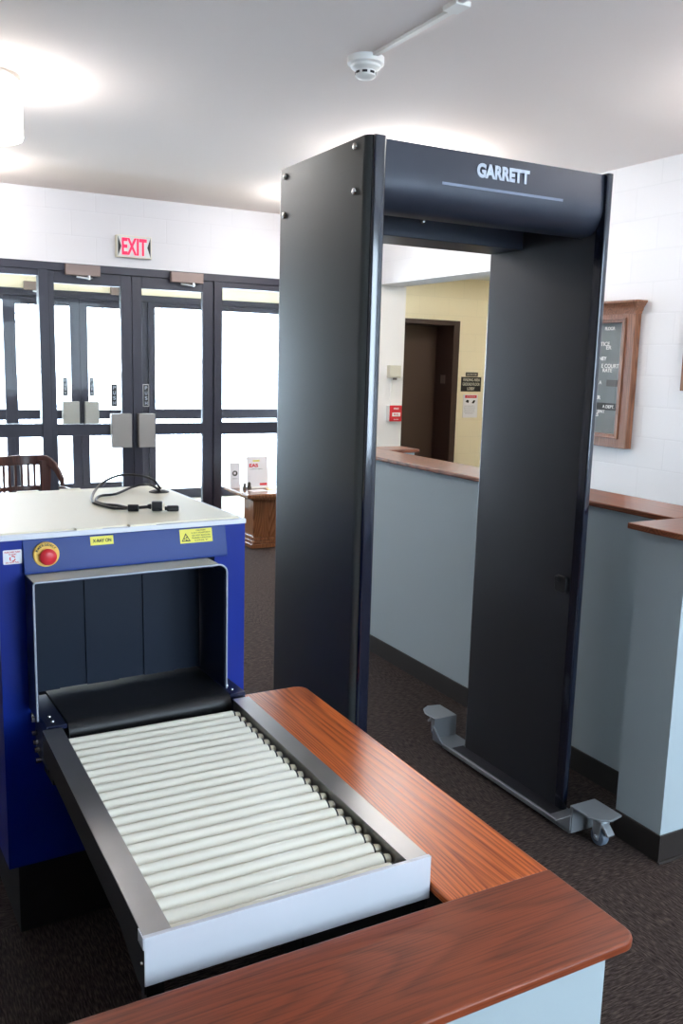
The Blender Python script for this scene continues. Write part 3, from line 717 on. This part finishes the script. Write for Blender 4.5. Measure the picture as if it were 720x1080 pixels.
q.box(2.240, 4.59, 1.848, 1.860, 0, .008); q.build('vinyl_baseboard', 'rubber', t, bev=.002)

# ------------------------------------------------------------------ loose cable on the scanner
t = thing('coiled_cable', 'coiled black cable with connectors lying on the cream scanner top', 'cable', (.7, 2.7, 1.16))
B().tube([(.900, 2.960, 1.164), (.888, 2.935, 1.175), (.879, 2.96, 1.195), (.832, 2.945, 1.215), (.772, 2.989, 1.215), (.713, 2.986, 1.195), (.657, 2.893, 1.175), (.623, 2.763, 1.165), (.635, 2.687, 1.164), (.659, 2.622, 1.164), (.689, 2.590, 1.167)], .0042).build('cord', 'black', t, smooth=True)
B().tube([(.897, 2.955, 1.164), (.882, 2.914, 1.168), (.867, 2.953, 1.18), (.853, 3.019, 1.175), (.809, 3.018, 1.165), (.73, 2.903, 1.164), (.674, 2.878, 1.164), (.637, 2.785, 1.164), (.642, 2.705, 1.165), (.668, 2.650, 1.168), (.689, 2.586, 1.169)], .0042).build('cord', 'black', t, smooth=True)
B().rod((.686, 2.589, 1.169), (.716, 2.577, 1.169), .0105, n=14).build('ferrite_bead', 'black', t, bev=.003)
B().rod((.716, 2.577, 1.170), (.742, 2.570, 1.172), .0048).build('cord', 'black', t, smooth=True)
q = B(); q.rod((.740, 2.571, 1.173), (.752, 2.568, 1.173), .006, .009, 12)
c_ = Vector((.768, 2.563, 1.174)); ex = Vector((.96, -.27, 0)).normalized(); ey = Vector((.27, .96, 0)); ez = Vector((0, 0, 1))
def obox(q, c, a, b, d):
    P = [c+ex*sx*a+ey*sy*b+ez*sz*d for sz in (-1, 1) for sx, sy in ((-1, -1), (1, -1), (1, 1), (-1, 1))]
    v = q._v(P)
    for f in ((3,2,1,0),(4,5,6,7),(0,1,5,4),(1,2,6,5),(2,3,7,6),(3,0,4,7)): q.bm.faces.new([v[i] for i in f])
obox(q, c_, .016, .010, .014)
pl = q.build('monitor_plug', 'black', t, bev=.003)
q = B(); obox(q, c_+ex*.0185, .0035, .010, .011); q.build('plug_face', 'bearing', pl)
q = B(); q.rod(c_-ey*.014-ex*.010-ez*.008, c_-ey*.014+ex*.014-ez*.008, .003); q.rod(c_+ey*.013-ex*.010-ez*.006, c_+ey*.013+ex*.014-ez*.006, .003); q.build('thumb_screw', 'black', pl, smooth=True)
q = B(); c2 = Vector((.812, 2.549, 1.167)); obox(q, c2, .018, .009, .0085); q.rod(c2-ex*.026, c2-ex*.017, .005, .007)
q.build('power_plug', 'black', t, bev=.004)

# ------------------------------------------------------------------ side table by the doors with papers
t = thing('pedestal_table', 'low oak side table with moulded pedestal foot beside the glass doors', 'table', (3.3, 7.15, 0))
def oct_(x0, x1, y0, y1, c): return [(x0+c, y0), (x1-c, y0), (x1, y0+c), (x1, y1-c), (x1-c, y1), (x0+c, y1), (x0, y1-c), (x0, y0+c)]
q = B(); q.prism(rounded(2.845, 3.75, 6.868, 7.46, (.02,)*4), .452, .49); q.build('table_top', 'tablew', t, bev=.012, seg=3)
q = B(); q.prism(oct_(2.90, 3.70, 6.92, 7.41, .02), .425, .452); q.build('apron_moulding', 'tablew', t, bev=.008)
q = B(); q.prism(oct_(2.975, 3.62, 6.99, 7.34, .07), .09, .425); q.build('pedestal', 'tablew', t, bev=.003)
q = B(); q.box(2.915, 3.68, 6.955, 7.37, 0, .038); q.prism(oct_(2.935, 3.66, 6.965, 7.36, .012), .038, .062); q.prism(oct_(2.955, 3.64, 6.98, 7.35, .012), .062, .09)
q.build('foot_moulding', 'tablew', t, bev=.006)
t = thing('poster_stand', 'white upright card with red EAS letters standing on the side table', 'sign', (3.1, 7.25, .49))
B().prism([(7.25, .49), (7.256, .49), (7.286, .768), (7.28, .768)], 2.995, 3.2, 'X').build('card', 'paper', t)
B().prism([(7.21, .49), (7.32, .49), (7.32, .496), (7.21, .496)], 2.995, 3.2, 'X').build('card_foot', 'white', t)
CT = Matrix.Rotation(R(-6.2), 4, 'X') @ FACE_Y
def cy(z): return 7.25+.03*(z-.49)/.278-.001
text('lettering', 'EAS', 'redink', t, (0, 0, 0), Matrix.Translation((3.062, cy(.688), .688)) @ CT, .032, .085, bold=.04)
text('lettering', 'COMMUNITY SERVICE', 'ink', t, (0, 0, 0), Matrix.Translation((3.085, cy(.655), .655)) @ CT, .007, .12)
B().prism([(cy(.722), .722), (cy(.735), .735), (cy(.735)+.0008, .735), (cy(.722)+.0008, .722)], 3.055, 3.12, 'X').build('yellow_bar', 'yel', t)
B().prism([(cy(.51), .51), (cy(.53), .53), (cy(.53)+.0008, .53), (cy(.51)+.0008, .51)], 3.115, 3.185, 'X').build('red_bar', 'redink', t)
t = thing('leaflet_holder', 'small white card with a round black emblem on the side table, left of the poster', 'card', (2.9, 7.28, .49))
B().prism([(7.28, .49), (7.285, .49), (7.305, .715), (7.30, .715)], 2.845, 2.94, 'X').build('card', 'paper', t)
B().lathe((2.892, 7.2915, .62), [(.024, 0), (.024, -.002)], axis='Y').build('emblem', 'ink', t)
B().lathe((2.890, 7.289, .622), [(.012, 0), (.012, -.001)], axis='Y').build('emblem_centre', 'paper', t)
text('lettering', 'LOCAL', 'ink', t, (2.892, 7.286, .575), FACE_Y, .008, .045)
for (xx, yy, lab) in ((2.945, 7.19, 'small dark figurine on the side table between the two cards'), (3.0, 7.22, 'small black block ornament at the foot of the white poster')):
    q = B(); q.lathe((xx, yy, .49), [(.022, 0), (.02, .012), (.014, .03), (.016, .045), (.006, .058)], n=10)
    origin(q.build('ornament', 'print', smooth=True, label=lab, cat='ornament'), (xx, yy, .49))
for (x0, y0, w_, h_, rz, m_, lab) in ((3.02, 7.06, .15, .10, 8, 'paper', 'loose white leaflet at the front of the side table top'), (3.2, 7.12, .14, .11, -14, 'yring', 'orange-printed leaflet on the side table top')):
    q = B(); q.box(-w_/2, w_/2, -h_/2, h_/2, 0, .003); o = q.build('leaflet', m_, label=lab, cat='leaflet'); o.location = (x0, y0, .4905); o.rotation_euler = (0, 0, R(rz))

# ------------------------------------------------------------------ captain's chair behind the scanner
t = thing('wooden_armchair', 'dark wooden armchair with slatted curved back behind the x-ray scanner', 'chair', (1.0, 6.35, 0), R(14))
def bow(a):  # back/arm bow, a in degrees, 90 = middle of the back
    return Vector((.27*math.cos(R(a)), .25*math.sin(R(a))-.02, 0))
def rail(q, a0, a1, z0, z1, th, zf=lambda a: 0, n=20):
    prev = None
    for i in range(n+1):
        a = a0+(a1-a0)*i/n; c = bow(a); d = Vector((math.cos(R(a)), math.sin(R(a)), 0)); zz = zf(a)
        ring = q._v([c-d*th/2+Vector((0, 0, z0+zz)), c+d*th/2+Vector((0, 0, z0+zz)), c+d*th/2*.8+Vector((0, 0, z1+zz)), c-d*th/2*.8+Vector((0, 0, z1+zz))])
        if prev:
            for k in range(4): q.bm.faces.new([prev[k], prev[(k+1) % 4], ring[(k+1) % 4], ring[k]])
        else: q.bm.faces.new(ring)
        prev = ring
    q.bm.faces.new(prev[::-1])
LB('seat', 'chairw', t, lambda q: q.prism(rounded(-.25, .25, -.26, .22, (.05, .05, .12, .12)), .43, .465), bev=.01)
LB('back_rail', 'chairw', t, lambda q: rail(q, 12, 168, .835, .905, .034, lambda a: -.16*max(0, abs((a-90)/78)-.55)**2/.2), bev=.008)
LB('back_rail', 'chairw', t, lambda q: rail(q, 40, 140, .655, .685, .022), bev=.004)
for s in (-1, 1):
    LB('armrest', 'chairw', t, lambda q: (q.prism([(s*.262, .06), (s*.262, -.22), (s*.30, -.25), (s*.235, -.25), (s*.225, -.2), (s*.235, .06)][::s], .665, .695), ), bev=.008)
    LB('arm_post', 'chairw', t, lambda q: q.rod((s*.235, -.18, .465), (s*.255, -.2, .668), .016, .013), smooth=True)
    LB('back_post', 'chairw', t, lambda q: q.prism([(s*.150, .465), (s*.205, .465), (s*.225, .86), (s*.145, .87)][::s], .135, .165, 'Y'), bev=.004)
for a in (62, 71, 80.5, 90, 99.5, 109, 118):
    c = bow(a)
    LB('back_slat', 'chairw', t, lambda q: q.prism([(c.x-.008, .465), (c.x+.008, .465), (c.x+.009, .86), (c.x-.009, .86)], c.y-.05 if False else c.y-.006, c.y+.006, 'Y'), bev=.002)
for sx in (-1, 1):
    for sy in (-1, 1):
        LB('leg', 'chairw', t, lambda q: q.rod((sx*.2, sy*.19-.02, .435), (sx*.235, sy*.23-.02, 0), .022, .015), smooth=True)
LB('stretcher', 'chairw', t, lambda q: (q.rod((-.22, -.21, .2), (-.22, .17, .2), .011), q.rod((.22, -.21, .2), (.22, .17, .2), .011), q.rod((-.22, -.02, .2), (.22, -.02, .2), .011)), smooth=True)

# ------------------------------------------------------------------ right wall: directory case and picture
t = thing('directory_case', 'oak framed glass directory board on the white block wall', 'notice board', (XR, 4.85, 1.58))
y0, y1, z0, z1 = 4.345, 5.28, 1.086, 2.02
q = B()
q.box(XR-.055, XR, y0, y0+.115, z0, z1); q.box(XR-.055, XR, y1-.115, y1, z0, z1)
q.box(XR-.055, XR, y0+.115, y1-.115, z0, z0+.09); q.box(XR-.055, XR, y0+.115, y1-.115, z1-.09, z1)
fr_ = q.build('case_frame', 'framew', t, bev=.003)
q = B(); prev = None
for o_, z_ in ((.003, 1.985), (.006, 2.0), (.014, 2.012), (.016, 2.024), (.040, 2.055), (.045, 2.058), (.045, 2.072)):
    v = q._v([(XR, y0-o_, z_), (XR-.055-o_, y0-o_, z_), (XR-.055-o_, y1+o_, z_), (XR, y1+o_, z_)])
    if prev:
        for k in range(4): q.bm.faces.new([prev[k], prev[(k+1) % 4], v[(k+1) % 4], v[k]])
    else: q.bm.faces.new(v)
    prev = v
q.bm.faces.new(prev[::-1])
q.build('crown_moulding', 'framew', t, bev=.002)
q = B()
for a_, b_, c_, d_ in ((y0+.075, y0+.09, z0+.06, z1-.06), (y1-.09, y1-.075, z0+.06, z1-.06), (y0+.075, y1-.075, z0+.06, z0+.072), (y0+.075, y1-.075, z1-.072, z1-.06)): q.box(XR-.066, XR-.055, a_, b_, c_, d_)
q.build('inner_bead', 'framew', t, bev=.003)
bd_ = B().box(XR-.012, XR-.004, y0+.115, y1-.115, z0+.09, z1-.09).build('letter_panel', 'letterb', t)
for (s_, yy, zz, hh, ww) in (('FLOOR', 4.56, 1.895, .018, .075), ('TICE', 4.60, 1.79, .022, .07), ('ER', 4.58, 1.765, .02, .04), ('NEY', 4.62, 1.69, .02, .055), ('E COURT', 4.50, 1.64, .022, .13), ('RATE', 4.56, 1.61, .02, .07), ('A', 4.65, 1.525, .02, .02),
                              ('ER', 4.65, 1.42, .02, .04), ('ENT', 4.60, 1.325, .018, .055), ('ERS', 4.66, 1.30, .02, .05)):
    text('lettering', s_, 'white', bd_, (XR-.013, yy, zz), FACE_X, hh*1.3, ww*1.25, bold=.02, depth=.0008, align='RIGHT')
B().box(XR-.017, XR-.0125, 4.50, 4.72, 1.335, 1.385).build('name_strip', 'ink', bd_)
text('lettering', 'A DEPT.', 'white', bd_, (XR-.018, 4.51, 1.36), FACE_X, .022, .11, bold=.01, depth=.0008, align='RIGHT')
B().box(XR-.017, XR-.0125, 4.50, 4.60, 1.50, 1.545).build('notice_card', 'print', bd_)
B().box(XR-.040, XR-.036, y0+.10, y1-.10, z0+.08, z1-.08).build('case_glass', 'glass', t)
t = thing('picture_frame', 'dark framed picture cut off at the right edge on the white wall', 'picture', (XR, 3.6, 1.75))
q = B(); q.box(XR-.03, XR, 3.20, 3.26, 1.495, 2.05); q.box(XR-.03, XR, 3.90, 3.955, 1.495, 2.05); q.box(XR-.03, XR, 3.26, 3.90, 1.495, 1.555); q.box(XR-.03, XR, 3.26, 3.90, 1.99, 2.05)
q.build('frame', 'framew', t, bev=.004)
B().box(XR-.012, XR-.002, 3.26, 3.90, 1.555, 1.99).build('print', 'print', t)

# ------------------------------------------------------------------ fire alarm, alcove signs
YC = YF-.002
t = thing('fire_alarm_pull', 'red fire alarm pull station on the white wall end by the dark door', 'fire alarm', (4.82, YC, 1.1))
B().box(4.745, 4.885, YC-.05, YC, 1.032, 1.195).build('back_box', 'white', t, bev=.004)
f_ = B().box(4.752, 4.892, YC-.068, YC-.05, 1.034, 1.197).build('pull_face', 'red', t, bev=.005)
B().box(4.775, 4.872, YC-.075, YC-.068, 1.085, 1.125).build('pull_handle', 'white', f_, bev=.003)
text('lettering', 'PULL', 'redink', f_, (4.823, YC-.0755, 1.105), FACE_Y, .022, .06, bold=.03)
text('lettering', 'FIRE', 'white', f_, (4.823, YC-.0685, 1.165), FACE_Y, .018, .06, bold=.02)
text('lettering', 'ALARM', 'white', f_, (4.823, YC-.0685, 1.055), FACE_Y, .012, .06, bold=.02)
t = thing('alarm_horn', 'beige alarm box above the red fire alarm pull station', 'alarm box', (4.8, YC, 1.53))
B().box(4.735, 4.87, YC-.06, YC, 1.475, 1.60).build('horn_box', 'beige', t, bev=.004)
B().box(4.75, 4.855, YC-.066, YC-.06, 1.49, 1.585).build('horn_grille', 'beige', t, bev=.002)
B().box(4.80, 4.835, YC-.04, YC-.01, 1.455, 1.475).build('cable_gland', 'closer', t)
origin(B().box(4.788, 4.802, YC-.014, YC, 1.196, 1.475).build('wire_cover', 'white', label='thin white wire cover between the beige alarm box and the red pull station', cat='wire cover'), (4.795, YC, 1.196))
t = thing('door_sign', 'black wall sign with white VENDING AREA lettering on the yellow wall', 'sign', (6.45, 8.7, 1.4))
B().box(6.322, 6.612, 8.692, 8.7, 1.313, 1.485).build('sign_plate', 'ink', t)
B().box(6.385, 6.56, 8.692, 8.7, 1.492, 1.54).build('header_plate', 'print', t)
text('lettering', 'ELEVATOR', 'beige', t, (6.472, 8.691, 1.516), FACE_Y, .024, .14)
for j, (s_, ww) in enumerate((('VENDING AREA', .25), ('GROUND FLOOR', .25), ('LOBBY', .11))):
    text('lettering', s_, 'beige', t, (6.467, 8.6915, 1.452-j*.052), FACE_Y, .036, ww, bold=.01)
t = thing('paper_notice', 'white paper notice with a red strip under the black wall sign', 'notice', (6.45, 8.7, 1.13))
B().box(6.365, 6.58, 8.696, 8.7, 1.0, 1.275).build('sheet', 'paper', t)
B().box(6.39, 6.56, 8.694, 8.696, 1.235, 1.268).build('red_strip', 'redink', t)
text('lettering', 'ATTENTION', 'paper', t, (6.475, 8.6935, 1.252), FACE_Y, .015, .13)
for j, ww in enumerate((.15, .16, .15, .16, .12)): text('lettering', 'please mask and keep distance'[:22+j], 'print', t, (6.46, 8.6955, 1.14-j*.022), FACE_Y, .008, ww)
q = B(); q.prism([(6.40, 1.19), (6.44, 1.175), (6.45, 1.205), (6.42, 1.215)], 8.694, 8.696, 'Y'); q.prism([(6.49, 1.175), (6.52, 1.17), (6.545, 1.205), (6.52, 1.21)], 8.694, 8.696, 'Y'); q.build('pictogram', 'ink', t)

# ------------------------------------------------------------------ outdoors beyond the doors
o = B().box(-60, 60, YO+.1, 90, -.25, -.12).build('ground_outside', 'snow'); struct(o)
o = B().box(-60, 60, -40, YB-.2, -.6, -.45).build('ground_behind', 'snow'); struct(o)
def tree(x, y, h, lab):
    t = thing('bare_tree', lab, 'tree', (x, y, -.12), group='bare trees outside the glass doors')
    q = B(); q.rod((x, y, -.12), (x+.1, y, h*.55), .14, .09, 8); q.rod((x+.1, y, h*.55), (x, y, h), .09, .03, 8)
    q.build('trunk', 'bark', t, smooth=True)
    q = B()
    for k in range(26):
        a = random.uniform(0, 6.28); z = h*random.uniform(.35, .9); l = (h-z)*.5+random.uniform(.4, 1.2)
        e_ = (x+math.cos(a)*l, y+math.sin(a)*l, z+l*.7)
        q.rod((x+.05, y, z), e_, .035, .012, 5)
        for m_ in range(3):
            f = random.uniform(.4, .9); a2 = a+random.uniform(-1, 1); s0 = Vector((x+.05, y, z)).lerp(Vector(e_), f)
            q.rod(s0, s0+Vector((math.cos(a2)*.6, math.sin(a2)*.6, .5)), .014, .006, 4)
    q.build('branches', 'bark', t)
tree(6.5, 24, 5.5, 'bare pale tree outside, seen through the right-hand glass door')
tree(3.6, 27, 6, 'bare pale tree outside, seen through the left-hand glass door')
def shrub(x, y, w, h, lab):
    q = B()
    for k in range(160):
        a = random.uniform(0, 6.28); b_ = random.uniform(.1, 1.3); s0 = Vector((x+random.uniform(-w, w)*.5, y+random.uniform(-.3, .3), -.12))
        q.rod(s0, s0+Vector((math.cos(a)*math.cos(b_)*.7, math.sin(a)*.3, h*random.uniform(.5, 1))), .018, .006, 4)
    origin(q.build('glare_pale_shrub', 'hedge', label=lab, cat='shrub', group='glare-paled shrubs outside'), (x, y, -.12))
shrub(5.8, 19, 3.0, 1.0, 'shrub outside in a glare-paled colour behind the right-hand glass door')
shrub(2.6, 20, 3.2, 1.1, 'shrub outside in a glare-paled colour behind the left-hand glass door')

# ------------------------------------------------------------------ world and light
w = bpy.data.worlds.new('overcast'); SC.world = w; w.use_nodes = True
bg = w.node_tree.nodes['Background']; bg.inputs['Color'].default_value = (.69, .855, 1.0, 1); bg.inputs['Strength'].default_value = 5.0
for nm, loc, rot, sx, sy in (('portal_back', (2.75, YB-.25, 1.72), (R(90), 0, 0), 3.4, 2.0), ('portal_front', (2.1, YO+.2, 1.15), (R(-90), 0, 0), 5.0, 2.2)):
    l = bpy.data.lights.new(nm, 'AREA'); l.shape = 'RECTANGLE'; l.size = sx; l.size_y = sy; l.cycles.is_portal = True
    o = bpy.data.objects.new(nm, l); COL.objects.link(o); o.location = loc; o.rotation_euler = rot

# ------------------------------------------------------------------ camera
cd = bpy.data.cameras.new('camera'); cam = bpy.data.objects.new('camera', cd); COL.objects.link(cam)
cd.sensor_fit = 'VERTICAL'; cd.sensor_height = 36; cd.lens = 932.7/1080*36; cd.clip_start = .05; cd.clip_end = 300
r = Vector((0.879655, -0.474868, 0.026592)); u = Vector((0.055994, 0.158922, 0.985702)); f = Vector((0.472304, 0.865589, -0.166387))
mt = Matrix((( r.x, u.x, -f.x, 0), (r.y, u.y, -f.y, 0), (r.z, u.z, -f.z, 1.6128), (0, 0, 0, 1)))
cam.matrix_world = mt
SC.camera = cam
SC.view_settings.view_transform = 'Standard'; SC.view_settings.look = 'None'; SC.view_settings.gamma = 1
SC.view_settings.exposure = 1.68; SC.view_settings.use_curve_mapping = False
SC.cycles.max_bounces = 10; SC.cycles.diffuse_bounces = 5; SC.cycles.transparent_max_bounces = 24
SC.cycles.sample_clamp_indirect = 6
